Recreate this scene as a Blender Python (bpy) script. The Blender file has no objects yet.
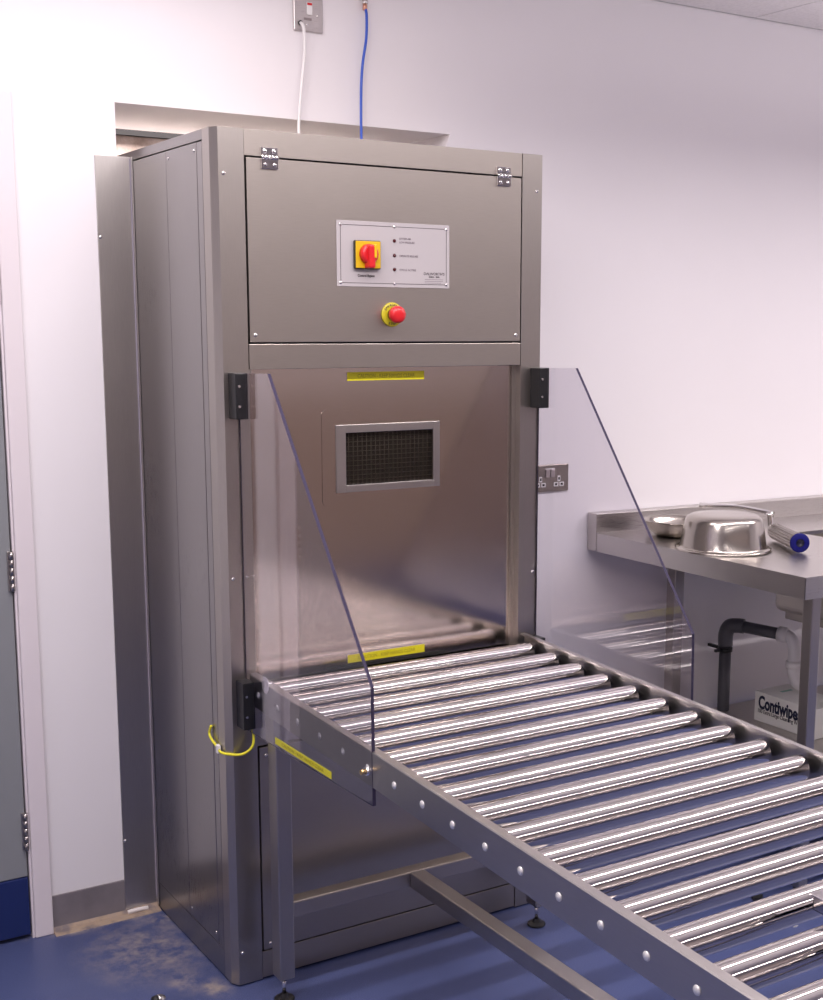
import bpy, bmesh, math, random
from mathutils import Vector, Matrix, Euler
random.seed(4)
scn = bpy.context.scene
COL = scn.collection
D = .5354            # y of the wall face
CZ = 2.5753          # ceiling height

# ------------------------------------------------------------------ materials
def nt_mat(name):
    m = bpy.data.materials.new(name); m.use_nodes = True
    nt = m.node_tree; b = nt.nodes['Principled BSDF']
    return m, nt, b
def plain(name, col, rough=.5, metal=0., spec=.5, coat=0.):
    m, nt, b = nt_mat(name)
    b.inputs['Base Color'].default_value = (*col, 1); b.inputs['Roughness'].default_value = rough
    b.inputs['Metallic'].default_value = metal; b.inputs['Specular IOR Level'].default_value = spec
    b.inputs['Coat Weight'].default_value = coat
    return m
def ramp(nt, fac, stops):
    r = nt.nodes.new('ShaderNodeValToRGB'); nt.links.new(fac, r.inputs[0])
    el = r.color_ramp.elements
    while len(el) < len(stops): el.new(.5)
    for e, (p, c) in zip(el, stops): e.position = p; e.color = (*c, 1)
    return r.outputs[0]
def noise(nt, scale, detail=3, vec=None, sc3=None, rough=.5):
    tc = nt.nodes.new('ShaderNodeTexCoord'); mp = nt.nodes.new('ShaderNodeMapping')
    nt.links.new(tc.outputs['Object'], mp.inputs[0])
    if sc3: mp.inputs['Scale'].default_value = sc3
    n = nt.nodes.new('ShaderNodeTexNoise'); n.inputs['Scale'].default_value = scale
    n.inputs['Detail'].default_value = detail; n.inputs['Roughness'].default_value = rough
    nt.links.new(mp.outputs[0], n.inputs['Vector'])
    return n.outputs[0]
def steel(name, col=(.58, .53, .495), rough=.3, grain=(1, 1, 60), amp=.06, bump=.012, aniso=0.):
    """brushed stainless: fine grain stretched along one direction, with soft handling smears"""
    m, nt, b = nt_mat(name)
    b.inputs['Metallic'].default_value = 1
    g = noise(nt, 30, 3, sc3=grain)
    s = noise(nt, 2.3, 3)
    mr = nt.nodes.new('ShaderNodeMapRange'); nt.links.new(g, mr.inputs[0])
    mr.inputs[1].default_value = .25; mr.inputs[2].default_value = .75
    mr.inputs[3].default_value = rough - amp; mr.inputs[4].default_value = rough + amp
    ad = nt.nodes.new('ShaderNodeMath'); ad.operation = 'MULTIPLY_ADD'
    nt.links.new(s, ad.inputs[0]); ad.inputs[1].default_value = .08; nt.links.new(mr.outputs[0], ad.inputs[2])
    nt.links.new(ad.outputs[0], b.inputs['Roughness'])
    c = ramp(nt, g, [(.3, tuple(v * .95 for v in col)), (.7, tuple(min(1, v * 1.03) for v in col))])
    nt.links.new(c, b.inputs['Base Color'])
    bp = nt.nodes.new('ShaderNodeBump'); bp.inputs['Strength'].default_value = bump * 3; bp.inputs['Distance'].default_value = .0004
    nt.links.new(g, bp.inputs['Height']); nt.links.new(bp.outputs[0], b.inputs['Normal'])
    return m
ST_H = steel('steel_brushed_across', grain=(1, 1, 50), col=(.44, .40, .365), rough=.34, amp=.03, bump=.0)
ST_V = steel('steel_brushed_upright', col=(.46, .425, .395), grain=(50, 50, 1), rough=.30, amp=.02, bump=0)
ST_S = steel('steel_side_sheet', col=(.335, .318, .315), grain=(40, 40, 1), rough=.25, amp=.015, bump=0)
ST_DOOR = steel('steel_sliding_door', col=(.62, .555, .515), grain=(1, 1, 70), rough=.10, amp=.02, bump=.0)
ST_T = steel('steel_table', col=(.56, .53, .51), grain=(1, 45, 45), rough=.27)
ST_R = steel('steel_rail', col=(.52, .495, .48), grain=(40, 1, 40), rough=.28, amp=.02, bump=0)
ROLL = plain('polished_roller', (.68, .64, .62), .045, 1)
CHROME = plain('chrome', (.82, .8, .79), .08, 1)
SCREW = plain('screw_steel', (.85, .83, .82), .18, 1)
BOWL = steel('bowl_steel', col=(.50, .46, .415), grain=(30, 30, 1), rough=.15, amp=.04, bump=.0)
BLACK = plain('black_plastic', (.012, .012, .014), .35)
RUB = plain('black_rubber', (.015, .015, .016), .6)
DARKM = plain('dark_gap', (.01, .009, .009), .8)
YEL = plain('yellow_label', (.66, .60, .015), .35)
YINK = plain('label_ink', (.30, .25, .01), .5)
SWY = plain('switch_yellow', (.66, .42, .008), .35)
ESY = plain('stop_collar_yellow', (.55, .47, .02), .35)
RED = plain('switch_red', (.60, .014, .02), .3)
WPLATE = plain('engraved_white_laminate', (.44, .41, .42), .35)
INK = plain('engraving_grey', (.035, .025, .03), .6)
INKL = plain('engraving_pale', (.14, .11, .13), .6)
LED = plain('unlit_red_lamp', (.06, .004, .008), .15)
WHITE_PL = plain('white_plastic', (.82, .80, .80), .4)
BLUE_PL = plain('blue_hose', (.03, .10, .55), .35)
COPPER = plain('copper', (.72, .38, .28), .3, 1)
BRASS = plain('brass', (.85, .6, .28), .22, 1)
YCAB = plain('yellow_cable', (.80, .74, .04), .4)
GREYPIPE = plain('grey_waste_pipe', (.085, .085, .10), .4)
BLUECAP = plain('blue_cap', (.006, .006, .11), .6, spec=.15)
BLUECAPD = plain('blue_cap_hole', (.003, .003, .03), .5)
CARD = plain('white_card', (.80, .79, .76), .6)
NAVY = plain('navy_ink', (.01, .015, .05), .5)
GREEN = plain('teal_ink', (.25, .50, .42), .5)
DOORG = plain('grey_door_laminate', (.25, .26, .275), .4)
DOORB = plain('navy_kickplate', (.010, .022, .115), .4)
FRAMEP = plain('painted_frame', (.76, .70, .73), .35)
HINGE = plain('hinge_steel', (.42, .39, .38), .3, 1)
PATRESS = steel('faceplate_steel', col=(.60, .56, .55), grain=(1, 1, 40), rough=.28)
PATD = steel('socket_plate_steel', col=(.34, .30, .28), grain=(1, 1, 40), rough=.3)
ORANGE = plain('orange_plastic', (.45, .12, .03), .5)
BASIN = steel('basin_steel', col=(.52, .48, .43), grain=(1, 1, 20), rough=.38)

def wall_mat():
    m, nt, b = nt_mat('white_wall_paint')
    n = noise(nt, 1.3, 3); c = ramp(nt, n, [(.3, (.815, .785, .81)), (.7, (.845, .815, .84))])
    nt.links.new(c, b.inputs['Base Color']); b.inputs['Roughness'].default_value = .55
    f = noise(nt, 260, 2); bp = nt.nodes.new('ShaderNodeBump'); bp.inputs['Strength'].default_value = .05
    bp.inputs['Distance'].default_value = .001
    nt.links.new(f, bp.inputs['Height']); nt.links.new(bp.outputs[0], b.inputs['Normal'])
    return m
WALL = wall_mat()
def floor_mat():
    m, nt, b = nt_mat('blue_speckled_vinyl')
    f = noise(nt, 420, 2, rough=.7)
    base = ramp(nt, f, [(.32, (.042, .056, .145)), (.52, (.062, .081, .200)), (.70, (.098, .122, .265))])
    big = noise(nt, 2.2, 4)
    # dried plaster dust trodden near the wall and beside the cabinet
    tc = nt.nodes.new('ShaderNodeTexCoord')
    def blob(cx, cy, rx, ry, w):
        mp = nt.nodes.new('ShaderNodeMapping'); nt.links.new(tc.outputs['Object'], mp.inputs[0])
        mp.inputs['Location'].default_value = (-cx / rx, -cy / ry, 0); mp.inputs['Scale'].default_value = (1 / rx, 1 / ry, 0)
        ln = nt.nodes.new('ShaderNodeVectorMath'); ln.operation = 'LENGTH'; nt.links.new(mp.outputs[0], ln.inputs[0])
        mr = nt.nodes.new('ShaderNodeMapRange'); nt.links.new(ln.outputs['Value'], mr.inputs[0])
        mr.inputs[1].default_value = 1.; mr.inputs[2].default_value = .25; mr.inputs[3].default_value = 0; mr.inputs[4].default_value = w
        return mr.outputs[0]
    blobs = [blob(-.12, .30, .20, .24, .75), blob(-.17, .52, .22, .045, 1.5), blob(-.05, .03, .05, .07, 1.1), blob(-.10, .10, .06, .09, .8), blob(-.03, .46, .07, .05, 1.0)]
    acc = blobs[0]
    for q in blobs[1:]:
        a = nt.nodes.new('ShaderNodeMath'); a.operation = 'MAXIMUM'; nt.links.new(acc, a.inputs[0]); nt.links.new(q, a.inputs[1]); acc = a.outputs[0]
    pn = noise(nt, 17, 5, rough=.65)
    mr = nt.nodes.new('ShaderNodeMapRange'); nt.links.new(pn, mr.inputs[0]); mr.inputs[1].default_value = .40; mr.inputs[2].default_value = .66
    mu = nt.nodes.new('ShaderNodeMath'); mu.operation = 'MULTIPLY'; nt.links.new(acc, mu.inputs[0]); nt.links.new(mr.outputs[0], mu.inputs[1]); mu.use_clamp = True
    mx = nt.nodes.new('ShaderNodeMixRGB'); nt.links.new(mu.outputs[0], mx.inputs[0]); nt.links.new(base, mx.inputs[1]); mx.inputs[2].default_value = (.34, .29, .27, 1)
    mx2 = nt.nodes.new('ShaderNodeMixRGB'); mx2.blend_type = 'MULTIPLY'; mx2.inputs[0].default_value = .35
    nt.links.new(mx.outputs[0], mx2.inputs[1]); nt.links.new(ramp(nt, big, [(.3, (.75, .75, .75)), (.7, (1, 1, 1))]), mx2.inputs[2])
    nt.links.new(mx2.outputs[0], b.inputs['Base Color']); b.inputs['Roughness'].default_value = .42
    return m
def ceil_mat():
    m, nt, b = nt_mat('mineral_ceiling_tile')
    n = noise(nt, 90, 3); c = ramp(nt, n, [(.35, (.70, .665, .68)), (.6, (.76, .725, .74))])
    nt.links.new(c, b.inputs['Base Color']); b.inputs['Roughness'].default_value = .9
    return m
def concrete_mat():
    m, nt, b = nt_mat('bare_concrete')
    n = noise(nt, 9, 6, rough=.65); c = ramp(nt, n, [(.35, (.22, .165, .135)), (.55, (.40, .33, .29)), (.7, (.50, .43, .39))])
    nt.links.new(c, b.inputs['Base Color']); b.inputs['Roughness'].default_value = .9
    return m
def cove_mat():
    m, nt, b = nt_mat('grey_vinyl_skirting')
    n = noise(nt, 12, 4); c = ramp(nt, n, [(.35, (.175, .155, .17)), (.65, (.225, .20, .215))])
    nt.links.new(c, b.inputs['Base Color']); b.inputs['Roughness'].default_value = .4
    return m
def glass_mat():
    m, nt, b = nt_mat('clear_acrylic')
    b.inputs['Base Color'].default_value = (.86, .845, .90, 1)
    b.inputs['Transmission Weight'].default_value = 1; b.inputs['IOR'].default_value = 1.49
    b.inputs['Roughness'].default_value = .0
    return m
ACR = glass_mat()
ACRE = plain('sawn_acrylic_edge', (.035, .028, .06), .7, spec=.2)
FLOORM, CEILM, CONC, COVE = floor_mat(), ceil_mat(), concrete_mat(), cove_mat()
GLASSD = plain('dark_window_glass', (.015, .012, .01), .05)
CHAMB = plain('dark_chamber', (.05, .035, .028), .5, .6)
def ribbed():
    m, nt, b = nt_mat('ribbed_steel'); b.inputs['Metallic'].default_value = 1
    b.inputs['Base Color'].default_value = (.27, .24, .22, 1); b.inputs['Roughness'].default_value = .22
    return m
RIB = ribbed()

# ------------------------------------------------------------------ mesh helpers
class MB:
    """collects shapes (world coordinates) for ONE mesh object"""
    def __init__(s): s.bm = bmesh.new(); s.slots = []
    def _slot(s, m):
        if m is None: return 0
        if m not in s.slots: s.slots.append(m)
        return s.slots.index(m)
    def box(s, x0, x1, y0, y1, z0, z1, bev=0., m=None, fn=None, seg=2):
        if x0 > x1: x0, x1 = x1, x0
        if y0 > y1: y0, y1 = y1, y0
        if z0 > z1: z0, z1 = z1, z0
        t = bmesh.new(); bmesh.ops.create_cube(t, size=1)
        for v in t.verts: v.co = Vector(((x0 + x1) / 2 + v.co.x * (x1 - x0), (y0 + y1) / 2 + v.co.y * (y1 - y0), (z0 + z1) / 2 + v.co.z * (z1 - z0)))
        if bev: bmesh.ops.bevel(t, geom=t.edges[:], offset=min(bev, .45 * min(x1 - x0, y1 - y0, z1 - z0)), segments=seg, affect='EDGES', profile=.5)
        return s._add(t, m, fn)
    def _add(s, t, m=None, fn=None, smooth=False):
        i = s._slot(m)
        if fn:
            for v in t.verts: v.co = Vector(fn(*v.co))
        mp = {}
        for v in t.verts: mp[v] = s.bm.verts.new(v.co)
        for f in t.faces:
            try: g = s.bm.faces.new([mp[v] for v in f.verts])
            except ValueError: continue
            g.material_index = i; g.smooth = smooth or f.smooth
        t.free(); return s
    def cyl(s, p0, p1, r0, r1=None, n=24, m=None, smooth=True, bev=0.):
        p0, p1 = Vector(p0), Vector(p1); r1 = r0 if r1 is None else r1
        ax = (p1 - p0); L = ax.length; q = ax.to_track_quat('Z', 'Y').to_matrix()
        prof = [(0, r0), (L, r1)] if not bev else [(0, r0 - bev), (bev * .3, r0 - bev * .3), (bev, r0), (L - bev, r1), (L - bev * .3, r1 - bev * .3), (L, r1 - bev)]
        return s.lathe(p0, q, prof, n, m, True)
    def lathe(s, o, q, prof, n=32, m=None, caps=True, smooth=True):
        i = s._slot(m); o = Vector(o); rings = []
        for (h, r) in prof:
            rings.append([s.bm.verts.new(o + q @ Vector((r * math.cos(2 * math.pi * k / n), r * math.sin(2 * math.pi * k / n), h))) for k in range(n)])
        for a, b in zip(rings, rings[1:]):
            for k in range(n):
                f = s.bm.faces.new((a[k], a[(k + 1) % n], b[(k + 1) % n], b[k])); f.material_index = i; f.smooth = smooth
        if caps:
            for r_, rev in ((rings[0], True), (rings[-1], False)):
                f = s.bm.faces.new(list(reversed(r_)) if rev else r_); f.material_index = i
        return s
    def prism(s, pts, axis, a, b, m=None, fn=None, side=None):
        """polygon pts (2D) extruded along axis from a to b"""
        i = s._slot(m); j = s._slot(side) if side else i
        def P(p, t):
            v = [p[0], p[1]]; v.insert(axis, t); return Vector(fn(*v)) if fn else Vector(v)
        A = [s.bm.verts.new(P(p, a)) for p in pts]; B = [s.bm.verts.new(P(p, b)) for p in pts]
        s.bm.faces.new(A).material_index = i; s.bm.faces.new(list(reversed(B))).material_index = i
        n = len(pts)
        for k in range(n): s.bm.faces.new((A[(k + 1) % n], A[k], B[k], B[(k + 1) % n])).material_index = j
        return s
    def tube(s, pts, r, n=12, m=None, sub=6):
        P = [Vector(p) for p in pts]; out = []
        for k in range(len(P) - 1):
            p0 = P[k - 1] if k else P[0] * 2 - P[1]; p1, p2 = P[k], P[k + 1]; p3 = P[k + 2] if k + 2 < len(P) else P[-1] * 2 - P[-2]
            for t in range(sub):
                t /= sub
                out.append(.5 * ((2 * p1) + (p2 - p0) * t + (2 * p0 - 5 * p1 + 4 * p2 - p3) * t * t + (3 * p1 - p0 - 3 * p2 + p3) * t ** 3))
        out.append(P[-1]); i = s._slot(m); rings = []; up = None
        for k, p in enumerate(out):
            d = (out[min(k + 1, len(out) - 1)] - out[max(k - 1, 0)]).normalized()
            if up is None: up = d.orthogonal().normalized()
            up = (up - d * up.dot(d)).normalized(); w = d.cross(up)
            rr = r if not callable(r) else r(k / (len(out) - 1))
            rings.append([s.bm.verts.new(p + up * rr * math.cos(2 * math.pi * a / n) + w * rr * math.sin(2 * math.pi * a / n)) for a in range(n)])
        for a, b in zip(rings, rings[1:]):
            for k in range(n):
                f = s.bm.faces.new((a[k], a[(k + 1) % n], b[(k + 1) % n], b[k])); f.material_index = i; f.smooth = True
        s.bm.faces.new(list(reversed(rings[0]))).material_index = i; s.bm.faces.new(rings[-1]).material_index = i
        return s
    def dome(s, p, nrm, r, h=None, m=None, n=14):
        h = h or r * .55; q = Vector(nrm).to_track_quat('Z', 'Y').to_matrix()
        return s.lathe(p, q, [(h * math.sin(a), max(r * math.cos(a), r * .08)) for a in [0, .4, .8, 1.15, 1.5]], n, m)
    def text(s, body, size, origin, rt=(1, 0, 0), up=(0, 0, 1), m=None, ext=.0003, sx=1., bold=0., align='CENTER'):
        c = bpy.data.curves.new('t', 'FONT'); c.body = body; c.size = size; c.extrude = ext; c.offset = bold
        c.align_x = align; c.align_y = 'CENTER'; c.resolution_u = 3
        o = bpy.data.objects.new('t', c); me = bpy.data.meshes.new_from_object(o)
        rt, up = Vector(rt).normalized(), Vector(up).normalized(); nn = rt.cross(up); O = Vector(origin)
        t = bmesh.new(); t.from_mesh(me)
        s._add(t, m, lambda x, y, z: O + rt * x * sx + up * y + nn * z)
        bpy.data.objects.remove(o); bpy.data.curves.remove(c); bpy.data.meshes.remove(me)
        return s
    def build(s, name, mat=None, parent=None, label=None, sharp=None):
        me = bpy.data.meshes.new(name)
        bmesh.ops.recalc_face_normals(s.bm, faces=s.bm.faces[:])
        s.bm.to_mesh(me); s.bm.free()
        ms = s.slots if s.slots else [mat]
        for m in ms: me.materials.append(m)
        o = bpy.data.objects.new(name, me)
        if parent is not None:
            c = Vector(parent.location); me.transform(Matrix.Translation(-world_loc(parent)))
            o.parent = parent
        else:
            xs = [v.co for v in me.vertices]
            base = Vector(((min(v.x for v in xs) + max(v.x for v in xs)) / 2, (min(v.y for v in xs) + max(v.y for v in xs)) / 2, min(v.z for v in xs)))
            me.transform(Matrix.Translation(-base)); o.location = base
        COL.objects.link(o)
        if label: o['label'] = label
        return o
def world_loc(o):
    v = Vector(o.location)
    while o.parent is not None: o = o.parent; v += Vector(o.location)
    return v
def tag(o, label, cat, group=None):
    o['label'] = label; o['category'] = cat
    if group: o['group'] = group
    return o
def thing(name, label, cat, loc, group=None):
    o = bpy.data.objects.new(name, None); o.empty_display_size = .05; o.location = loc; COL.objects.link(o)
    return tag(o, label, cat, group)
def struct(o): o['kind'] = 'structure'; return o
def copy_to(src, loc, parent):
    c = src.copy(); c.location = loc; c.parent = parent; COL.objects.link(c)
    for ch in src.children:
        d = ch.copy(); d.parent = c; COL.objects.link(d)
    return c

# ------------------------------------------------------------------ the room
RX0, RX1, RY0 = -2.3, 4.6, -4.6
def planar(name, mb, mat):   # setting meshes keep world coordinates
    me = bpy.data.meshes.new(name); bmesh.ops.recalc_face_normals(mb.bm, faces=mb.bm.faces[:])
    mb.bm.to_mesh(me); mb.bm.free()
    for m in (mb.slots or [mat]): me.materials.append(m)
    o = bpy.data.objects.new(name, me); COL.objects.link(o); o['kind'] = 'structure'; return o
planar('floor', MB().box(RX0 - .1, RX1 + .1, RY0 - .1, 2.2, -.1, 0), FLOORM)
TH = .44             # thickness of the wall the machine passes through
w = MB()
w.box(RX0, -1.27, D, D + TH, 0, CZ)                    # left of door
w.box(-1.27, -.345, D, D + TH, 2.07, CZ)               # over door
w.box(-.345, -.047, D, D + TH, 0, CZ)                  # between door and opening
w.prism([(-.047, 2.115), (.927, 2.115), (.895, 2.03), (.895, 0), (RX1, 0), (RX1, CZ), (-.047, CZ)], 1, D, D + TH)
planar('wall_back', w, WALL)
planar('wall_left', MB().box(RX0 - .1, RX0, RY0, 2.1, 0, CZ + .3), WALL)
planar('wall_right', MB().box(RX1, RX1 + .1, RY0, 2.1, 0, CZ + .3), WALL)
planar('wall_front', MB().box(RX0 - .1, RX1 + .1, RY0 - .1, RY0, 0, CZ + .3), plain('far_wall_paint', (.62, .54, .50), .6))
planar('wall_rear', MB().box(RX0, RX1, 1.7, 1.8, 0, CZ + .3), CONC)
planar('trim_5', MB().box(RX0, RX1, 1.675, 1.699, 2.196, 2.222), DARKM)
planar('trim_6', MB().box(RX0, RX1, RY0, RY0 + .02, 0, 1.15), plain('reflected_brown_band', (.36, .27, .22), .5))  # unseen brown band, added so the steel and rollers reflect a darker lower room
# ceiling: tiles laid in a 600 mm grid, thin dark joints, one joint line ends at x = 2.10
c = MB()
xs = [2.10 + .6 * k for k in range(-8, 5)]; ys = [D - .001 - .6 * k for k in range(0, 10)]
LIGHTS = [(-1.2, -.6), (.0, -.6)]
for i in range(len(xs) - 1):
    for j in range(len(ys) - 1):
        c.box(max(xs[i], RX0) + .003, min(xs[i + 1], RX1) - .003, max(ys[j + 1], RY0) + .003, ys[j] - .003, CZ, CZ + .015, .003, seg=1)
planar('ceiling', c, CEILM)
planar('trim_4', MB().box(RX0, RX1, RY0, D, CZ + .012, CZ + .03), plain('joint_shadow_gap', (.16, .13, .14), .8))
planar('ceiling_rear', MB().box(RX0, RX1, D + TH, 1.8, CZ + .1, CZ + .2), WALL)
# skirting left of the machine, and right of it
b = MB(); b.box(-.298, -.103, D - .006, D, .004, .100, .002)
planar('baseboard_back', b, COVE)
planar('baseboard_right', MB().box(.98, RX1, D - .006, D, .004, .100, .002), COVE)
planar('baseboard_left', MB().box(RX0, RX0 + .006, RY0, D, .004, .100, .002), COVE)
m_s, nts, bs_ = nt_mat('dusty_floor_edge'); cs = ramp(nts, noise(nts, 22, 5), [(.35, (.20, .165, .17)), (.55, (.40, .30, .22)), (.75, (.34, .28, .27))])
nts.links.new(cs, bs_.inputs['Base Color']); bs_.inputs['Roughness'].default_value = .7
planar('trim_3', MB().prism([(D - .035, .0), (D - .033, .003), (D - .012, .006), (D - .001, .02), (D - .001, 0)], 0, -.298, -.014), m_s)

# ------------------------------------------------------------------ door with frame (far left)
fr = MB()
fr.box(-.345, -.298, D - .016, D + .02, 0, 2.117, .003); fr.box(-1.32, -.345, D - .016, D + .02, 2.07, 2.117, .003); fr.box(-1.32, -1.27, D - .016, D + .02, 0, 2.117, .003)
struct(fr.build('trim_1', FRAMEP))
st = MB(); st.box(-.351, -.3452, D - .010, D + .12, 0, 2.07, .001); st.box(-1.27, -.351, D - .01, D + .12, 2.062, 2.07, .001)
struct(st.build('trim_2', FRAMEP))
dr = bpy.data.objects.new('door_1', None); dr.location = (-.81, D + .02, 0); COL.objects.link(dr); struct(dr)
MB().box(-1.262, -.3545, D - .006, D + .038, .17, 2.058, .002).build('door_leaf', DOORG, dr)
MB().box(-1.262, -.3545, D - .008, D + .038, .012, .168, .002).build('kickplate', DOORB, dr, 'navy blue kickplate')
for z in (.243, .92, 1.62):
    h = MB(); h.box(-.364, -.3535, D - .012, D - .006, z, z + .10, .001)
    for k in range(5): h.cyl((-.3555, D - .016, z + .02 * k + .0006), (-.3555, D - .016, z + .02 * k + .0194), .0052, n=12)
    h.box(-.3525, -.3490, D - .013, D - .010, z, z + .10)
    h.build('hinge', HINGE, dr)

# ------------------------------------------------------------------ the pass-through cabinet
W = .868; A = .0614; XR = W - A; SX = -.012; YB = 1.12
cab = thing('pass_through_cabinet', 'tall brushed stainless steel pass-through cabinet built into the wall, with red stop button', 'machine', (W / 2, .4, 0))
def screws(parent, pts, nrm, r=.0045, name='screw'):
    for p in pts:
        MB().dome(p, nrm, r, r * .6).build(name, SCREW, parent)
# left post with chamfered outer corner, folded inner strip
def post(sgn):
    X = (lambda x: x) if sgn > 0 else (lambda x: W - x)
    p = MB()
    pts = [(X(0), 0), (X(A - .001), 0), (X(A - .001), .06), (X(SX), .06), (X(SX), .020), (X(SX + .0015), .018)]
    p.prism(pts, 2, .004, 2.0)
    o = p.build('corner_post', ST_V, cab)
    s = MB(); s.box(X(SX), X(SX + .02), .0555, .0600, .06, 1.99); 
    return o
pl_ = post(1); pr_ = post(-1)
screws(pl_, [(.012, 0, 1.902), (.010, 0, 1.001), (.010, 0, .085)], (0, -1, 0))
screws(pl_, [(.050, 0, 1.002)], (0, -1, 0), .0035)
screws(pr_, [(.852, 0, 1.946 - .035), (.852, 0, .935)], (0, -1, 0))
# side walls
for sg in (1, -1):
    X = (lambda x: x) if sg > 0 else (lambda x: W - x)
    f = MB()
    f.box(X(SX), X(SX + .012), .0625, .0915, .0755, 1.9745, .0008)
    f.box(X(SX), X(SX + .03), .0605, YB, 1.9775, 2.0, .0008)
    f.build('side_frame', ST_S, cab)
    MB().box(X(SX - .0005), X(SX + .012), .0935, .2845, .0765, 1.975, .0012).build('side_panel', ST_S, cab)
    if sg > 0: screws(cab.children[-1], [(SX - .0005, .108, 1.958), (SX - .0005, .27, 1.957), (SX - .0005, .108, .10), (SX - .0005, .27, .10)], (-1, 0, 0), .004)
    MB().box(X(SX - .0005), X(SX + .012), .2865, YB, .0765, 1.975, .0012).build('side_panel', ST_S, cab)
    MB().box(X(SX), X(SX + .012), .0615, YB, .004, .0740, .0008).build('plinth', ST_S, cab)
MB().box(SX + .031, W - SX - .031, .062, YB, 1.985, 1.9995).build('roof_sheet', ST_H, cab)
MB().box(SX, W - SX, YB, YB + .015, .004, 2.0).build('back_panel', ST_H, cab)
MB().box(SX + .014, W - SX - .014, .10, YB - .002, .02, .03).build('floor_tray', CHAMB, cab)
# front: top rail, hatch, cross rail, lower cover, plinth
MB().box(A, XR, .001, .05, 1.9435, 1.9999, .0008).build('top_rail', ST_H, cab)
MB().box(A + .004, XR - .004, .030, .034, 1.46, 1.98).build('shadow_gap', DARKM, cab)
MB().box(A + .0035, XR - .0035, -.0020, .020, 1.537, 1.9395, .0012).build('hatch', ST_H, cab)
hatch = cab.children[-1]
screws(hatch, [(.0780, -.002, 1.553), (.790, -.002, 1.553)], (0, -1, 0), .0050)
for hx in (.1195, .7480):
    h = MB()
    h.box(hx - .020, hx + .020, -.005, .001, 1.945, 1.963, .0008); h.box(hx - .020, hx + .020, -.007, -.0022, 1.917, 1.938, .0008)
    for k in range(5): h.cyl((hx - .021 + .0084 * k + .0004, -.006, 1.9415), (hx - .021 + .0084 * k + .0080, -.006, 1.9415), .0048, n=12)
    for a in (-.011, .011): h.dome((hx + a, -.005, 1.955), (0, -1, 0), .0055); h.dome((hx + a, -.007, 1.926), (0, -1, 0), .0045)
    h.build('hatch_hinge', CHROME, cab)
MB().box(A + .001, XR - .001, -.001, .05, 1.4765, 1.5330, .0012).build('cross_rail', ST_H, cab)
MB().box(A + .0035, XR - .001, -.0015, .03, .0775, .588, .0015).build('lower_cover', ST_H, cab)
screws(cab.children[-1], [(.0810, -.0015, .568), (.790, -.0015, .568), (.0825, -.0015, .092), (.787, -.0015, .092)], (0, -1, 0), .0042)
MB().box(A, XR, .004, .05, .592, .735, .001).build('lower_rail', ST_H, cab)
MB().box(A + .0005, XR - .0005, .001, .03, .006, .0735, .0015).build('plinth', ST_H, cab)
# door channels and sliding door
YD = .028
MB().box(A - .002, A + .006, .002, YD + .03, .735, 1.4765).build('door_channel', ST_V, cab)
MB().box(XR - .010, XR + .002, .022, YD + .03, .735, 1.4765).build('door_channel', ST_V, cab)
wx0, wx1, wz0, wz1 = .3155, .560, 1.195, 1.3215
d_ = MB()
for bx in ((A + .007, wx0, .742, 1.4755), (wx1, XR - .011, .742, 1.4755), (wx0, wx1, .742, wz0), (wx0, wx1, wz1, 1.4755)):
    d_.box(bx[0], bx[1], YD, YD + .012, bx[2], bx[3])
sd = d_.build('sliding_door', ST_DOOR, cab)
g = MB(); ex = ((.2895, wx0), (wx1, .5775))
g.box(.290, wx0, YD - .006, YD - .0005, 1.178, 1.341, .001); g.box(wx1, .579, YD - .006, YD - .0005, 1.178, 1.341, .001)
g.box(wx0, wx1, YD - .006, YD - .0005, 1.178, wz0, .001); g.box(wx0, wx1, YD - .006, YD - .0005, wz1, 1.341, .001)
g.build('window_frame', ST_R, sd)
def rrect(x0, x1, z0, z1, r, n=5):
    P = []
    for cx, cz, a0 in ((x1 - r, z1 - r, 0), (x0 + r, z1 - r, 90), (x0 + r, z0 + r, 180), (x1 - r, z0 + r, 270)):
        for k in range(n + 1): a = math.radians(a0 + 90 * k / n); P.append((cx + r * math.cos(a), cz + r * math.sin(a)))
    return P
o_, i_ = rrect(.254, .612, 1.146, 1.379, .014), rrect(wx0 - .004, wx1 + .004, wz0 - .004, wz1 + .004, .004)
rg = MB()
for a, b_ in ((YD - .0018, YD - .0001),):
    A_ = [rg.bm.verts.new((x, a, z)) for x, z in o_]; B_ = [rg.bm.verts.new((x, a, z)) for x, z in i_]
    A2 = [rg.bm.verts.new((x, b_, z)) for x, z in o_]; n_ = len(A_)
    for k in range(n_):
        rg.bm.faces.new((A_[k], A_[(k + 1) % n_], B_[(k + 1) % n_], B_[k])); rg.bm.faces.new((A_[k], A2[k], A2[(k + 1) % n_], A_[(k + 1) % n_]))
rg.build('window_surround', ST_DOOR, sd, 'thin rounded plate round the window')
ms = MB(); nx, nz = 20, 11
for k in range(1, nx): x = wx0 + (wx1 - wx0) * k / nx; ms.cyl((x, YD + .004, wz0 - .002), (x, YD + .004, wz1 + .002), .0006, n=5)
for k in range(1, nz): z = wz0 + (wz1 - wz0) * k / nz; ms.cyl((wx0 - .002, YD + .0055, z), (wx1 + .002, YD + .0055, z), .0006, n=5)
ms.build('wire_mesh', plain('mesh_wire', (.055, .047, .033), .6, .7), sd)
MB().box(wx0 - .003, wx1 + .003, YD + .009, YD + .0115, wz0 - .003, wz1 + .003).build('window_glass', GLASSD, sd)
sl = MB(); sl.prism(rrect(.262, .600, .7425, .7505, .0039), 1, YD - .003, YD - .0002)
sl.build('pull_slot', DARKM, sd, 'dark finger slot')
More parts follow.
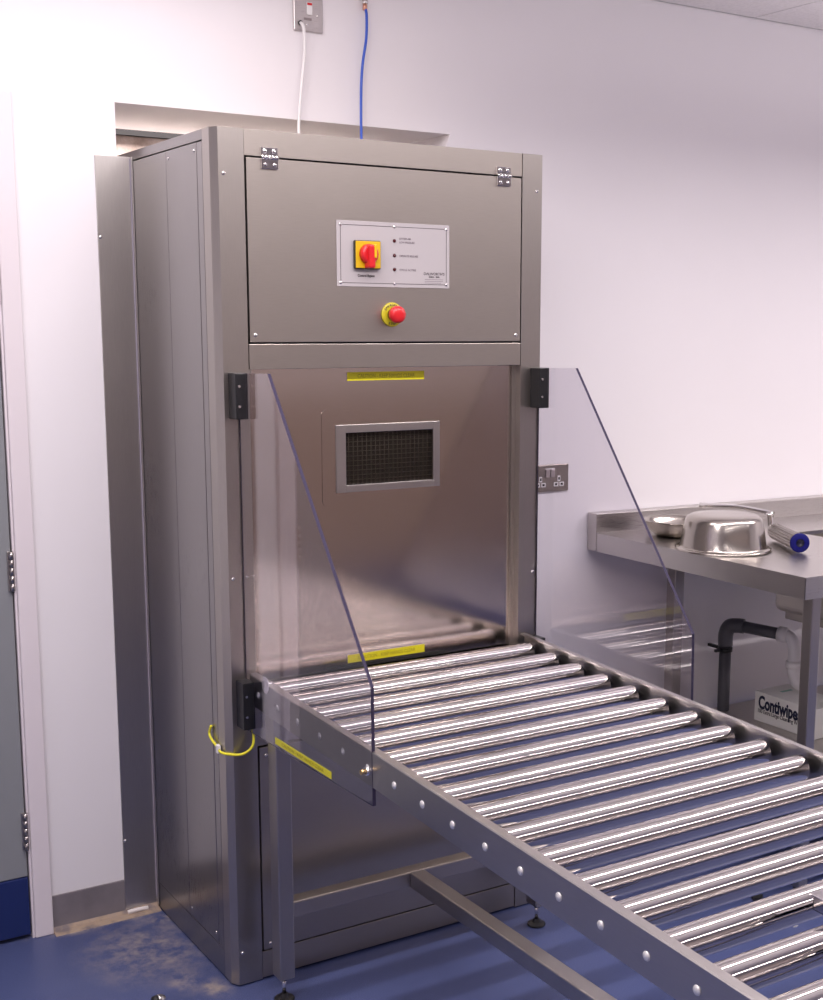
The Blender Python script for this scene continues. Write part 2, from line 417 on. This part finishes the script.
def warn(x0, x1, z0, z1, y, parent=cab, tilt=0):
    t = MB(); t.box(x0, x1, y - .0009, y - .0001, z0, z1, 0, YEL)
    t.text('CAUTION - KEEP HANDS CLEAR', (z1 - z0) * .62, ((x0 + x1) / 2, y - .0010, (z0 + z1) / 2), m=YINK, sx=(x1 - x0) / ((z1 - z0) * .62) / 19.5)
    return t.build('warning_label', None, parent, 'yellow printed warning strip')
warn(.3235, .5365, 1.4450, 1.4655, YD, sd); warn(.3215, .5365, .7535, .7735, YD, sd)
# engraved control plate
P0x, P1x, P0z, P1z = .2835, .590, 1.6650, 1.8150; Y0 = -.0022
t = MB(); t.box(P0x, P1x, Y0 - .0016, Y0, P0z, P1z, .0004, WPLATE)
ix0, ix1, iz0, iz1 = P0x + .0100, P1x - .0090, P0z + .0085, P1z - .0095; yi = Y0 - .0017
for a in ((ix0, ix1, iz0 - .0006, iz0 + .0006), (ix0, ix1, iz1 - .0006, iz1 + .0006), (ix0 - .0006, ix0 + .0006, iz0, iz1), (ix1 - .0006, ix1 + .0006, iz0, iz1)):
    t.box(a[0], a[1], yi - .0002, yi + .0002, a[2], a[3], 0, INK)
yt = Y0 - .0018
t.text('Control Bypass', .0085, (.3600, yt, 1.6905), m=INK, sx=.85, bold=.0002)
for z, s_ in ((1.7785, 'SYSTEM AIR'), (1.7700, 'LOW PRESSURE')): t.text(s_, .0066, (.4500, yt, z), m=INKL, sx=.92, align='LEFT')
t.text('OPERATE RELEASE', .0066, (.4500, yt, 1.7385), m=INKL, sx=.95, align='LEFT')
t.text('CYCLE ACTIVE', .0066, (.4500, yt, 1.7060), m=INKL, sx=1.05, align='LEFT')
t.text('DALWORTH\'S', .0090, (.5465, yt, 1.6985), m=INK, sx=1.03)
t.text('SERIAL  0606', .0062, (.5465, yt, 1.6915), m=INK, sx=.9)
for k in range(3): t.box(.520, .572 - .006 * (k == 2), yt, yt + .0002, 1.6850 - .0042 * k, 1.6858 - .0042 * k, 0, INKL)
plate = t.build('label_plate', None, cab, 'white engraved control plate with a ruled border')
for x in (ix0, .4365, ix1):
    for z in (iz0, iz1): MB().dome((x, Y0 - .0016, z), (0, -1, 0), .0038).build('plate_screw', SCREW, plate)
for z in (1.7731, 1.7394, 1.7068):
    MB().dome((.4365, Y0 - .0016, z), (0, -1, 0), .0045, .004).build('indicator_lamp', LED, plate, 'small dark red unlit lamp')
# rotary isolator
sw = MB(); sw.box(.3255, .3950, Y0 - .012, Y0 - .0017, 1.7055, 1.7710, .003, plain('switch_black', (.03, .025, .01), .4))
sw.box(.3275, .3930, Y0 - .0132, Y0 - .0115, 1.7075, 1.7690, .003, SWY)
iso = sw.build('isolator_switch', None, cab, 'square yellow rotary isolator switch')
kb = MB()
q = Vector((0, -1, 0)).to_track_quat('Z', 'Y').to_matrix()
kb.lathe((.3595, Y0 - .0132, 1.7395), q, [(0, .0235), (.010, .0225), (.014, .020), (.016, .016)], 32, RED)
kb.box(.3500, .3660, Y0 - .040, Y0 - .010, 1.7070, 1.7600, .004, RED)
kb.box(.3615, .3690, Y0 - .0412, Y0 - .0150, 1.7300, 1.7612, .002, SWY)
for v in list(kb.bm.verts): pass
kb.build('isolator_knob', None, iso, 'red turning knob')
es = MB(); es.lathe((.4290, Y0 - .0002, 1.6012), q, [(0, .0285), (.003, .0285), (.0045, .0272), (.0048, .018)], 40, ESY)
for body, r, a0, st_, flip in (('EMERGENCY', .0222, 148, -14.5, 0), ('STOP', .0222, 246, 16, 1)):
    for i, ch in enumerate(body):
        a = math.radians(a0 + st_ * i); px, pz = .4290 + r * math.cos(a), 1.6012 + r * math.sin(a)
        ux, uz = (math.cos(a), math.sin(a)) if not flip else (-math.cos(a), -math.sin(a))
        es.text(ch, .0085, (px, Y0 - .0052, pz), (uz, 0, -ux), (ux, 0, uz), m=INK)
esb = es.build('emergency_stop', None, cab, 'round yellow emergency stop collar with red mushroom button')
bt = MB(); bt.lathe((.4290, Y0 - .004, 1.6012), q, [(0, .0140), (.016, .0140)], 24, plain('stop_shaft', (.06, .008, .008), .4)); bt.build('button_neck', None, esb)
bt = MB(); bt.lathe((.4290, Y0 - .017, 1.6012), q, [(0, .0160), (.003, .0195), (.012, .0205), (.018, .0190), (.022, .0145), (.0235, .008), (.0238, .001)], 36, RED); bt.build('mushroom_button', None, esb, 'red mushroom button')
# clear guards with their black clamp blocks
GP = [(-.0425, 1.4700), (-.160, 1.4730), (-.611, .888), (-.616, .6480), (-.029, .6400), (-.0290, .651), (-.0425, .651)]
GP = [(-.003, 1.4690), (-.160, 1.4730), (-.611, .888), (-.616, .6480), (-.003, .6390)]
for gx, nm in ((.0335, 'left'), (.8620, 'right')):
    gm = MB(); gm.prism(GP, 0, gx, gx + .0075, ACR)
    gm.slots.append(ACRE)
    gm.bm.faces.ensure_lookup_table()
    for f in gm.bm.faces:
        cy, cz = f.calc_center_median().y, f.calc_center_median().z
        if len(f.verts) == 4 and (cy < -.17 or cy > -.004): f.material_index = 1
    gd = gm.build('guard_panel', None, cab, 'clear sloping guard panel')
    for z0, z1 in ((1.368, 1.470), (.651, .762)):
        bk = MB(); x0 = gx - .0235 if nm == 'left' else gx - .024
        bk.box(x0, x0 + .034, -.0425, -.0005, z0, z1, .0015)
        bo = bk.build('clamp_block', BLACK, cab, 'black guard clamp block')
        for dz in (.28, .72): MB().cyl((x0 + .008, -.0445, z0 + (z1 - z0) * dz), (x0 + .008, -.0426, z0 + (z1 - z0) * dz), .003, n=10).build('cap_screw', SCREW, bo)
    y_, z_ = -.6, .7215
    fx = MB()
    if nm == 'left':
        fx.cyl((gx - .006, -.598, .7150), (gx + .006, -.598, .7150), .0085, n=18, m=SCREW); fx.cyl((gx - .016, -.598, .7150), (gx - .006, -.598, .7150), .0052, n=14, m=BRASS)
        fx.build('guard_bolt', None, gd, 'brass coloured guard bolt')
        fx = MB(); fx.cyl((gx + .0077, -.108, .772), (gx + .0090, -.108, .772), .019, n=28, m=SCREW); fx.cyl((gx + .009, -.108, .772), (gx + .026, -.108, .772), .006, n=14, m=SCREW)
        fx.build('guard_bolt', None, gd)
        t = MB(); 
        t.box(gx - .0008, gx - .0001, -.440, -.163, .6500, .6655, 0, YEL)
        t.text('CAUTION - KEEP HANDS CLEAR', .0095, (gx - .0009, -.3015, .6578), (0, -1, 0), (0, 0, 1), YINK, sx=1.5)
        t.build('warning_label', None, gd, 'yellow printed warning strip')
# yellow sensor lead looping round the corner post
MB().tube([(SX - .004, .094, .632), (SX - .006, .103, .612), (SX - .006, .090, .600), (SX - .005, .060, .590), (SX - .006, .025, .584), (.006, -.010, .585), (.024, -.024, .593), (.037, -.030, .612), (.040, -.026, .653)], .0032, 10).build('sensor_cable', YCAB, cab, 'yellow looped cable')
MB().box(SX - .011, SX - .002, .040, .054, .577, .598, .002).build('cable_clip', WHITE_PL, cab)

# cover strips either side of the machine on the wall
s_ = MB().box(-.103, SX - .002, D - .0045, D - .0005, .012, 1.9855, .0006)
s_.box(SX - .0035, SX - .0012, D - .018, D - .0005, .012, 1.9855, .0003, None)
cs_ = s_.build('wall_cover_strip', steel('steel_cover_strip_lit', col=(.56, .53, .51), grain=(40, 40, 1), rough=.3, amp=.02, bump=0)); tag(cs_, 'tall brushed steel cover strip on the wall left of the cabinet', 'cover strip')  # lighter steel colour stands in for the extra light on the strip
for z in (1.788, .209): MB().dome((-.097, D - .0045, z), (0, -1, 0), .0048).build('screw', SCREW, cs_)
bd = MB().box(SX - .0055, SX - .0036, D - .010, D - .0046, .03, 1.982, .001).build('sealant_and_lip_glint', plain('lip_reflection', (.36, .33, .40), .5), cs_)  # pale line painted in for the wall reflected by the folded lip
mas = MB().tube([(-.10, D - .012, .009), (-.07, D - .014, .011), (-.045, D - .013, .009)], .006, 8).build('sealant_and_lip_glint', plain('sealant', (.8, .74, .72), .5), cs_)

# ------------------------------------------------------------------ roller conveyor
PX, SXK, SZK, PITCH = .10685, -.0172, -.0292, .10685
YR0, ZR0 = -.0619, .7362
def cv(x, y, z):     # the bed falls and drifts slightly away from the cabinet
    t = YR0 - y
    return (x + SXK * t, y, z + SZK * t)
con = thing('roller_conveyor', 'stainless steel roller conveyor running forward from the cabinet door', 'conveyor', (.42, -1.1, 0))
NR = 20; YE = YR0 - PITCH * (NR - .4)
XL, XRr = .0440, .8225
for side in (0, 1):
    r_ = MB()
    if side == 0:
        r_.prism([(XL, .702), (XL + .0025, .702), (XL + .0025, .7700), (XL + .0190, .7700), (XL + .0190, .7745), (XL + .002, .7745), (XL, .7725)], 1, -.012, YE)
    else:
        r_.prism([(XRr, .702), (XRr - .0025, .702), (XRr - .0025, .7700), (XRr - .0150, .7700), (XRr - .0150, .7745), (XRr - .002, .7745), (XRr, .7725)], 1, -.012, YE)
    for v in r_.bm.verts: v.co = Vector(cv(*v.co))
    rail = r_.build('side_rail', ST_R, con)
    # (prism axis=1 keeps x,z order)
    for k in range(NR):
        y = YR0 - PITCH * k
        xo = XL if side == 0 else XRr
        p = Vector(cv(xo, y, ZR0)); s1 = -1 if side == 0 else 1
        if k == 0:
            bolt0 = MB().dome((p.x, p.y, p.z), (s1, 0, 0), .0078, .0035, n=16).build('axle_bolt', plain('bolt_head', (.80, .79, .80), .35, .6), rail)
            base0 = p.copy()
        else:
            c_ = bolt0.copy(); COL.objects.link(c_); c_.parent = rail; c_.location = p - base0
RR = .0262
q0 = Vector((1, 0, 0)).to_track_quat('Z', 'Y').to_matrix()
p0 = Vector(cv(XL + .006, YR0, ZR0))
x0r, x1r = XL + .008, .8015
rb = MB(); rb.lathe((p0.x + .002, p0.y, p0.z), q0, [(0, .015), (.0005, RR - .002), (.0022, RR), (.0026, RR), (.0032, RR), (x1r - x0r - .0032, RR), (x1r - x0r - .0026, RR), (x1r - x0r - .0022, RR), (x1r - x0r - .0005, RR - .002), (x1r - x0r, .015)], 48)
roll = rb.build('roller', ROLL, con)
cb = MB(); cb.lathe((p0.x + .002 + x1r - x0r + .0002, p0.y, p0.z), q0, [(0, .0165), (.008, .0165), (.0085, .007), (.0180, .007)], 24)
cb.build('bearing_cap', BLACK, roll)
for k in range(1, NR):
    pk = Vector(cv(XL + .006, YR0 - PITCH * k, ZR0))
    copy_to(roll, roll.location + (pk - p0), con)
def leg(x0, y0, zt):
    l = MB(); l.box(x0, x0 + .038, y0, y0 + .046, .060, zt, .003)
    lo = l.build('leg', ST_V, con)
    f = MB(); cx, cy = x0 + .019, y0 + .023
    f.lathe((cx, cy, 0), Matrix.Identity(3), [(0, .023), (.003, .0245), (.006, .023), (.009, .011), (.018, .0075)], 28, BLACK, smooth=False)
    f.cyl((cx, cy, .017), (cx, cy, .062), .0048, n=12, m=SCREW)
    f.cyl((cx, cy, .050), (cx, cy, .0595), .0085, n=6, m=SCREW, smooth=False)
    f.build('levelling_foot', None, lo)
for y0 in (-.1360, -2.06):
    zt = .701 + SZK * (YR0 - y0)
    dx = SXK * (YR0 - y0)
    leg(XL + .0035 + dx, y0, zt); leg(XRr - .0415 + dx, y0, zt)
    MB().box(XL + .0415 + dx, XRr - .0415 + dx, y0 + .003, y0 + .043, .2090, .2480, .003).build('cross_bar', ST_H, con)
MB().box(.398, .438, -.1345, -2.018, .2090, .2485, .003).build('centre_bar', ST_R, con)

# polished tray corner standing on the rollers, cut by the right edge of the picture
tz = .7318
tr = MB(); tx0, tx1, ty0, ty1 = .290, .62, -1.90, -1.511
tr.box(tx0, tx1, ty0, ty1, tz - .010, tz - .007, .001)
tr.box(tx0, tx0 + .003, ty0, ty1, tz - .010, tz + .013, .001); tr.box(tx1 - .003, tx1, ty0, ty1, tz - .010, tz + .013, .001)
tr.box(tx0, tx1, ty0, ty0 + .003, tz - .010, tz + .013, .001); tr.box(tx0, tx1, ty1 - .003, ty1, tz - .010, tz + .013, .001)
for v in tr.bm.verts: v.co.z -= .0292 * (ty1 - v.co.y)
tray = tr.build('steel_tray', CHROME); tag(tray, 'polished steel tray lying on the conveyor rollers at the right edge', 'tray')
tr = MB(); tr.box(tx0 - .004, tx1 + .004, ty0 - .004, ty1 + .004, tz + .0132, tz + .0165, .0014)
for v in tr.bm.verts: v.co.z -= .0292 * (ty1 - v.co.y)
tr.build('lid', CHROME, tray)

# ------------------------------------------------------------------ work table
tab = thing('work_table', 'stainless steel sink worktable with splashback standing against the right part of the wall', 'table', (2.3, .05, 0))
TZ = .9219
def tz_(x, y, z): return (x + .033, y, z - .014 * (x - 1.43))
TX1 = 3.30
t = MB()
BX0, BX1, BY0, BY1 = 2.02, 2.52, -.27, .20
zt0 = TZ - .040
for (a, b_, c0, c1) in ((1.4235, BX0, -.397, .486), (BX1, TX1, -.397, .486), (BX0, BX1, -.397, BY0), (BX0, BX1, BY1, .486)):
    t.box(a, b_, c0, c1, TZ - .0015, TZ, fn=tz_)
t.box(1.4235, 1.4255, -.397, .486, .8615, TZ - .0016, .0003, fn=tz_); t.box(TX1 - .002, TX1, -.397, .486, .8615, TZ - .0016, fn=tz_); t.box(1.4235, TX1, -.397, -.395, .8615, TZ - .0016, fn=tz_)
t.build('tabletop', ST_T, tab)
MB().box(1.4215, TX1, .4865, D - .003, .862, .983, .002, fn=tz_).build('splashback', ST_T, tab)
bb = MB()
bw = .30; 
for (a, b_, c0, c1, z0, z1) in ((BX0, BX0 + .002, BY0, BY1, .63, .90), (BX1 - .002, BX1, BY0, BY1, .63, .90), (BX0, BX1, BY0, BY0 + .002, .63, .90), (BX0, BX1, BY1 - .002, BY1, .63, .90), (BX0, BX1, BY0, BY1, .63, .632)):
    bb.box(a, b_, c0, c1, z0, z1)
bb.build('sink_basin', BASIN, tab)
# shallow bowl underside seen below the apron
us = MB(); us.box(1.745, 1.99, -.385, -.005, .728, .858, .022, seg=4); us.build('bowl_underside', BASIN, tab, 'beige steel sink bowl underside below the tabletop')
for (lx, ly) in ((1.5060, -.3815), (3.20, -.3815), (3.20, .43)):
    l = MB(); l.box(lx, lx + .033, ly, ly + .036, .030, .860, .003); lo = l.build('leg', ST_V, tab)
    MB().cyl((lx + .02, ly + .02, 0), (lx + .02, ly + .02, .031), .016, n=18).build('foot', RUB, lo)
l = MB(); l.box(1.752, 1.792, .440, .480, .030, .857, .003); lo = l.build('leg', ST_V, tab); MB().cyl((1.772, .46, 0), (1.772, .46, .031), .016, n=18).build('foot', RUB, lo)
sh = MB(); sh.box(1.5130, 3.20, -.375, .488, .2550, .2572, .0005); sh.box(1.5130, 3.20, -.377, -.375, .225, .2572); sh.box(1.5110, 1.5130, -.375, .436, .225, .2572)
sh.build('undershelf', ST_T, tab)

# waste pipe
wp = thing('waste_pipe', 'dark grey waste pipe on the wall under the worktable with white trap', 'pipe', (2.0, .47, 0))
ex, ey, ez = 2.000, .452, .563
MB().cyl((ex, ey, .0), (ex, ey, ez - .03), .0205, n=24).build('riser', GREYPIPE, wp)
MB().tube([(ex, ey, ez - .075), (ex, ey, ez - .035), (ex + .004, ey - .012, ez - .006), (ex + .018, ey - .035, ez), (ex + .03, ey - .055, ez)], .0255, 20).build('elbow', GREYPIPE, wp)
P1 = Vector((2.073, .268, .556))
MB().cyl((ex + .02, ey - .04, ez), P1, .0200, n=24).build('branch', GREYPIPE, wp)
d1 = (P1 - Vector((ex + .02, ey - .04, ez))).normalized()
MB().cyl(P1 - d1 * .006, P1 + d1 * .026, .0265, n=24).build('coupling', WHITE_PL, wp, 'white collar')
T = P1 + d1 * .012
Zv = lambda a, z, x=0: T + d1 * a + Vector((x, 0, z))
tp = MB().tube([Zv(0, 0), Zv(.014, 0), Zv(.030, -.012), Zv(.037, -.040), Zv(.038, -.10), Zv(.040, -.125), Zv(.058, -.158), Zv(.095, -.150), Zv(.105, -.11), Zv(.105, .03), Zv(.105, .075)], .0195, 22)
tp.build('trap', WHITE_PL, wp, 'white S-bend trap')
MB().cyl(Zv(.038, -.105), Zv(.038, -.083), .0245, n=24).build('coupling', WHITE_PL, wp, 'white collar')
pc = MB().cyl((ex, ey, .468), (ex, ey, .482), .0245, n=24); pc.box(ex - .048, ex - .02, ey - .006, ey + .006, .470, .480, .001); pc.box(ex - .006, ex + .006, ey, D - .002, .470, .480); pc.build('pipe_clip', BLACK, wp)

# wipes box on the undershelf
wb = MB(); bx0, bx1, by0, by1, bz0, bz1 = 2.010, 2.165, .045, .312, .2578, .3600
wb.box(bx0, bx1, by0, by1, bz0, bz1, .0012, CARD)
wb.text('Contiwipes', .062, (bx0 - .0008, .294, .3235), (0, -1, 0), (0, 0, 1), NAVY, sx=.67, bold=.0022, align='LEFT')
wb.text('100 Extra Large Cleansing Wipes', .0200, (bx0 - .0008, .297, .2950), (0, -1, 0), (0, 0, 1), INK, sx=.76, align='LEFT')
for i, (yy, xx) in enumerate(((.09, .05), (.13, .09), (.20, .06))): wb.box(bx0 + xx, bx0 + xx + .05, by0 + yy, by0 + yy + .012, bz1, bz1 + .0006, 0, GREEN)
tag(wb.build('wipes_box', None), 'white cardboard box of wipes on the undershelf of the worktable', 'box')

# ------------------------------------------------------------------ things on the table
def tzz(x): return TZ - .014 * (x - 1.43) + .0005
I3 = Matrix.Identity(3)
bx, by = 1.592, .058; bz = tzz(1.45)
bo = MB(); R = .142
prof = [(.0, R), (.0035, R + .0005), (.006, R - .003), (.0065, R - .010), (.008, .1295), (.012, .1275), (.050, .1215), (.084, .1150), (.094, .1105), (.1005, .1020), (.1040, .088), (.1055, .060), (.106, .030), (.1061, .001)]
bo.lathe((bx, by, bz), I3, prof, 64, BOWL, caps=False)
bo.lathe((bx, by, bz), I3, [(h - .0012 if h > .004 else h + .0006, max(r - .0014, .0008)) for h, r in prof], 64, BOWL, caps=False)
tag(bo.build('mixing_bowl', None), 'large shiny steel bowl turned upside down on the worktable', 'bowl')
di = MB(); dx, dy = 1.640, .318; dz = tzz(1.58)
pr = [(.0005, .001), (.0005, .058), (.004, .068), (.020, .086), (.040, .0975), (.050, .102), (.0525, .107), (.0538, .1055), (.0515, .1005), (.041, .0955), (.021, .084), (.006, .066), (.003, .058), (.003, .001)]
di.lathe((dx, dy, dz), I3, pr, 56, BOWL, caps=False)
tag(di.build('steel_dish', None), 'small shallow steel dish standing upright behind the upturned bowl', 'dish')
# ribbed spray handle with blue cap
sg = thing('spray_handle', 'ribbed steel spray handle with a blue end cap and long lever beside the upturned bowl', 'spray handle', (1.80, .03, tzz(1.75)))
E1 = Vector((1.745, -.105, TZ + .0262)); E0 = Vector((1.862, .115, TZ + .0245)); dd = (E1 - E0).normalized()
qh = dd.to_track_quat('Z', 'Y').to_matrix(); Lh = (E1 - E0).length
gr = MB(); nseg = 72; ringsz = [0, .006, .02, Lh - .012]
rings = []
for h, sc in ((0, .70), (.006, .92), (.02, 1.), (Lh - .010, 1.)):
    rings.append([gr.bm.verts.new(E0 + qh @ Vector(((.0235 + (.0022 if k % 4 < 2 else 0)) * sc * math.cos(2 * math.pi * k / nseg), (.0235 + (.0022 if k % 4 < 2 else 0)) * sc * math.sin(2 * math.pi * k / nseg), h))) for k in range(nseg)])
for a, b_ in zip(rings, rings[1:]):
    for k in range(nseg): gr.bm.faces.new((a[k], a[(k + 1) % nseg], b_[(k + 1) % nseg], b_[k]))
gr.bm.faces.new(list(reversed(rings[0]))); gr.bm.faces.new(rings[-1])
gr.build('grip', RIB, sg)
cp = MB(); cp.lathe(E1 - dd * .012, qh, [(0, .0225), (.001, .0285), (.010, .0290), (.0125, .0275), (.0125, .0125)], 40, BLUECAP, caps=False)
cp.lathe(E1 - dd * .012, qh, [(.004, .001), (.004, .0126), (.0126, .0126)], 40, BLUECAPD, caps=False)
cp.build('end_cap', None, sg, 'blue ring shaped end cap')
N0 = E0 - dd * .004
nk = MB(); nk.tube([N0 + dd * .004, N0 - dd * .018, N0 - dd * .030 + Vector((0, 0, .008)), N0 - dd * .034 + Vector((-.002, .0, .030)), N0 - dd * .036 + Vector((-.004, 0, .046))], .0095, 16)
nk.dome(N0 - dd * .036 + Vector((-.004, 0, .044)), (0, 0, 1), .015, .010, n=20)
nk.build('neck', CHROME, sg)
L0 = N0 - dd * .036 + Vector((-.004, 0, .047)); L1 = Vector((1.800, .385, .9985))
lv = MB(); lv.tube([L0 + (L0 - L1) * .05, L0 + (L1 - L0) * .12 + Vector((0, 0, .006)), L0 + (L1 - L0) * .5 + Vector((0, 0, .010)), L1], lambda t: .0095 - .0022 * math.sin(3.14 * t), 14)
lv.build('lever', CHROME, sg)
cl = MB(); cl.tube([(1.755, -.205, tzz(1.75) + .010), (1.79, -.195, tzz(1.75) + .012), (1.84, -.20, tzz(1.75) + .010)], .010, 12)
tag(cl.build('blue_cloth', plain('blue_cloth', (.03, .22, .70), .8)), 'small piece of bright blue cloth on the worktable at the right edge', 'cloth')

# ------------------------------------------------------------------ electrics and hoses on the wall
sp = MB(); sx0, sx1, szb = .4385, .5240, 2.3410
sp.box(sx0, sx1, D - .008, D - .0005, szb, szb + .0855, .0025)
spu = sp.build('fused_spur', PATRESS); tag(spu, 'square steel switched outlet plate high on the wall above the cabinet', 'switch')
MB().box(.475, .491, D - .012, D - .0082, szb + .042, szb + .074, .001).build('rocker', WHITE_PL, spu, 'white rocker switch')
MB().box(.476, .490, D - .0127, D - .0121, szb + .066, szb + .072).build('rocker_mark', RED, spu, 'red mark on rocker')
MB().box(.4675, .4900, D - .0095, D - .0082, szb + .0285, szb + .0345, .0005).build('fuse_slot', plain('fuse_slot_grey', (.35, .30, .30), .4, .8), spu)  # slot piece in a darker grey than the plate
screws(spu, [(.476, D - .008, szb + .0175), (.507, D - .008, szb + .0425)], (0, -1, 0), .003)
MB().cyl((.4562, D - .0125, szb + .0195), (.4562, D - .0082, szb + .0195), .0058, n=16).build('cord_outlet', RUB, spu)
wc = MB().tube([(.4562, D - .012, 2.360), (.4575, D - .022, 2.352), (.4600, D - .024, 2.335), (.4600, D - .024, 2.28), (.4500, D - .024, 2.20), (.4390, D - .026, 2.10), (.4370, D - .028, 2.0015)], .0042, 12)
tag(wc.build('power_cable', WHITE_PL), 'white power cable hanging from the wall outlet to the cabinet roof', 'cable')
bh = thing('air_hose', 'thin blue air hose dropping down the wall to the cabinet roof', 'hose', (.655, D - .02, 2.0))
MB().tube([(.6490, D - .012, 2.422), (.6500, D - .018, 2.40), (.6460, D - .022, 2.34), (.6330, D - .024, 2.27), (.6280, D - .024, 2.20), (.6260, D - .026, 2.10), (.6260, D - .028, 2.0015)], .0038, 12).build('hose', BLUE_PL, bh)
f = MB(); f.cyl((.6490, D - .011, 2.416), (.6490, D - .011, 2.432), .0062, n=16, m=COPPER); f.cyl((.6490, D - .011, 2.432), (.6490, D - .011, 2.440), .0085, n=6, m=SCREW, smooth=False); f.cyl((.6490, D - .011, 2.440), (.6490, D - .011, 2.49), .006, n=16, m=COPPER)
f.box(.6365, .6615, D - .011, D - .001, 2.443, 2.462, .002, SCREW)
f.build('hose_fitting', None, bh, 'copper and chrome hose fitting')
# double socket
s0, s1, b0 = 1.2250, 1.3710, 1.0605
so = MB(); so.box(s0, s1, D - .008, D - .0005, b0, b0 + .0855, .0025)
sok = so.build('double_socket', PATD); tag(sok, 'double power socket with dark steel faceplate on the wall right of the cabinet', 'socket')
for cx in (1.2620, 1.3330):
    i = MB(); yy = D - .0086
    for (a, c_, hw, hh) in ((0, .0405, .0055, .0085), (-.0110, .0225, .0085, .0065), (.0110, .0225, .0085, .0065)):
        i.box(cx + a - hw, cx + a + hw, yy, yy + .0012, b0 + c_ - hh, b0 + c_ + hh, .001, WHITE_PL)
        i.box(cx + a - hw * .5, cx + a + hw * .5, yy - .0004, yy + .001, b0 + c_ - hh * .5, b0 + c_ + hh * .5, 0, BLACK)
    i.build('outlet', None, sok, 'white three-pin outlet')
for cx in (1.2880, 1.3070):
    MB().box(cx - .0080, cx + .0080, D - .012, D - .0082, b0 + .046, b0 + .070, .001).build('rocker', plain('rocker_grey', (.45, .40, .40), .3, .6), sok)
MB().box(1.280, 1.315, D - .0095, D - .0082, b0 + .0715, b0 + .0740).build('rocker_trim', WHITE_PL, sok)

# ------------------------------------------------------------------ loose things on the floor
ds = thing('door_stop', 'small black and chrome round door stop on the blue floor', 'door stop', (-.197, .020, 0))
k = MB(); ax = Vector((.80, .10, .0)).normalized(); qd = ax.to_track_quat('Z', 'Y').to_matrix(); c0 = Vector((-.197, .020, .0135))
k.lathe(c0 - ax * .010, qd, [(-.004, .001), (-.003, .008), (0, .0125), (.006, .0133), (.010, .0130)], 28, RUB)
k.build('rubber_face', None, ds)
k = MB(); k.lathe(c0, qd, [(.0002, .0133), (.003, .0134), (.010, .0125), (.018, .0085), (.0205, .004), (.021, .001)], 28, CHROME); k.build('chrome_body', None, ds, 'chrome cup')
def scrap(name, x, y, s, m, lab, cat):
    g = MB(); g.prism([(x - s, y - s * .4), (x - s * .2, y - s * .7), (x + s, y - s * .2), (x + s * .6, y + s * .5), (x - s * .5, y + s * .6)], 2, .0005, s * .5)
    tag(g.build(name, m), lab, cat)
scrap('rubber_plug', 1.411, -.315, .020, RUB, 'small black rubber plug on the floor seen between the conveyor rollers', 'plug')
scrap('paper_scrap', 1.376, -.491, .010, CARD, 'tiny white paper scrap on the floor seen between the conveyor rollers', 'paper')

# ------------------------------------------------------------------ light
LC = (1., .92, .925)
def area(name, x, y, lx, ly, power, z=CZ - .012, spread=150, col=LC):
    l = bpy.data.lights.new(name, 'AREA'); l.shape = 'RECTANGLE'; l.size = lx; l.size_y = ly; l.energy = power; l.color = col; l.spread = math.radians(spread)
    o = bpy.data.objects.new(name, l); o.location = (x, y, z); COL.objects.link(o); return o
for x, pw, up_, sp_ in ((-.3, 25, 9, 180), (1.5, 17, 8, 165), (3.3, 28, 10, 160)):
    area('fluorescent_tube', x, -1.0, 1.77, .05, pw, CZ - .09, spread=sp_)
    area('ceiling_bounce_fill', x, -1.0, 1.76, 2.2, up_, CZ - .40, 180).rotation_euler = (math.pi, 0, 0)  # added upward fill, brightens the ceiling and upper walls by bounce
area('panel_and_fill', -.25, -.10, 1.15, .55, 9.0, CZ - .03, spread=175)
area('panel_and_fill', -1.45, -1.6, .55, .55, 13, CZ - .02, spread=175)  # added fill without a known fitting, lifts the lower left wall
for x in (-.3, 1.5, 3.3):
    area('fluorescent_tube', x, -3.3, 1.77, .06, 10, spread=170)
area('rear_room_fill', .5, 1.4, 1.2, .3, 34, CZ + .05)  # added fill behind the wall, brightens the soffit of the opening
wd = bpy.data.worlds.new('World'); scn.world = wd; wd.use_nodes = True
wd.node_tree.nodes['Background'].inputs[0].default_value = (.8, .78, .85, 1); wd.node_tree.nodes['Background'].inputs[1].default_value = .2

# ------------------------------------------------------------------ camera
cd = bpy.data.cameras.new('camera'); co = bpy.data.objects.new('camera', cd); COL.objects.link(co); scn.camera = co
yw, pt, rl = (math.radians(a) for a in (33.1175, -9.4458, .288))
fw = Vector((math.sin(yw) * math.cos(pt), math.cos(yw) * math.cos(pt), math.sin(pt)))
rt = Vector((math.cos(yw), -math.sin(yw), 0)); up = rt.cross(fw)
r2 = rt * math.cos(rl) + up * math.sin(rl); u2 = -rt * math.sin(rl) + up * math.cos(rl)
M = Matrix((r2, u2, -fw)).transposed().to_4x4(); M.translation = Vector((-1.1411, -2.7807, 1.5826)); co.matrix_world = M
cd.sensor_fit = 'HORIZONTAL'; cd.sensor_width = 36; cd.lens = 1315.304 / 823 * 36
cd.shift_x = -(475.5885 - 411.5) / 823; cd.shift_y = (541.7305 - 500) / 823
cd.clip_start = .02
vs = scn.view_settings; vs.view_transform = 'Standard'; vs.look = 'None'; vs.gamma = 1; vs.use_curve_mapping = False; vs.exposure = .32
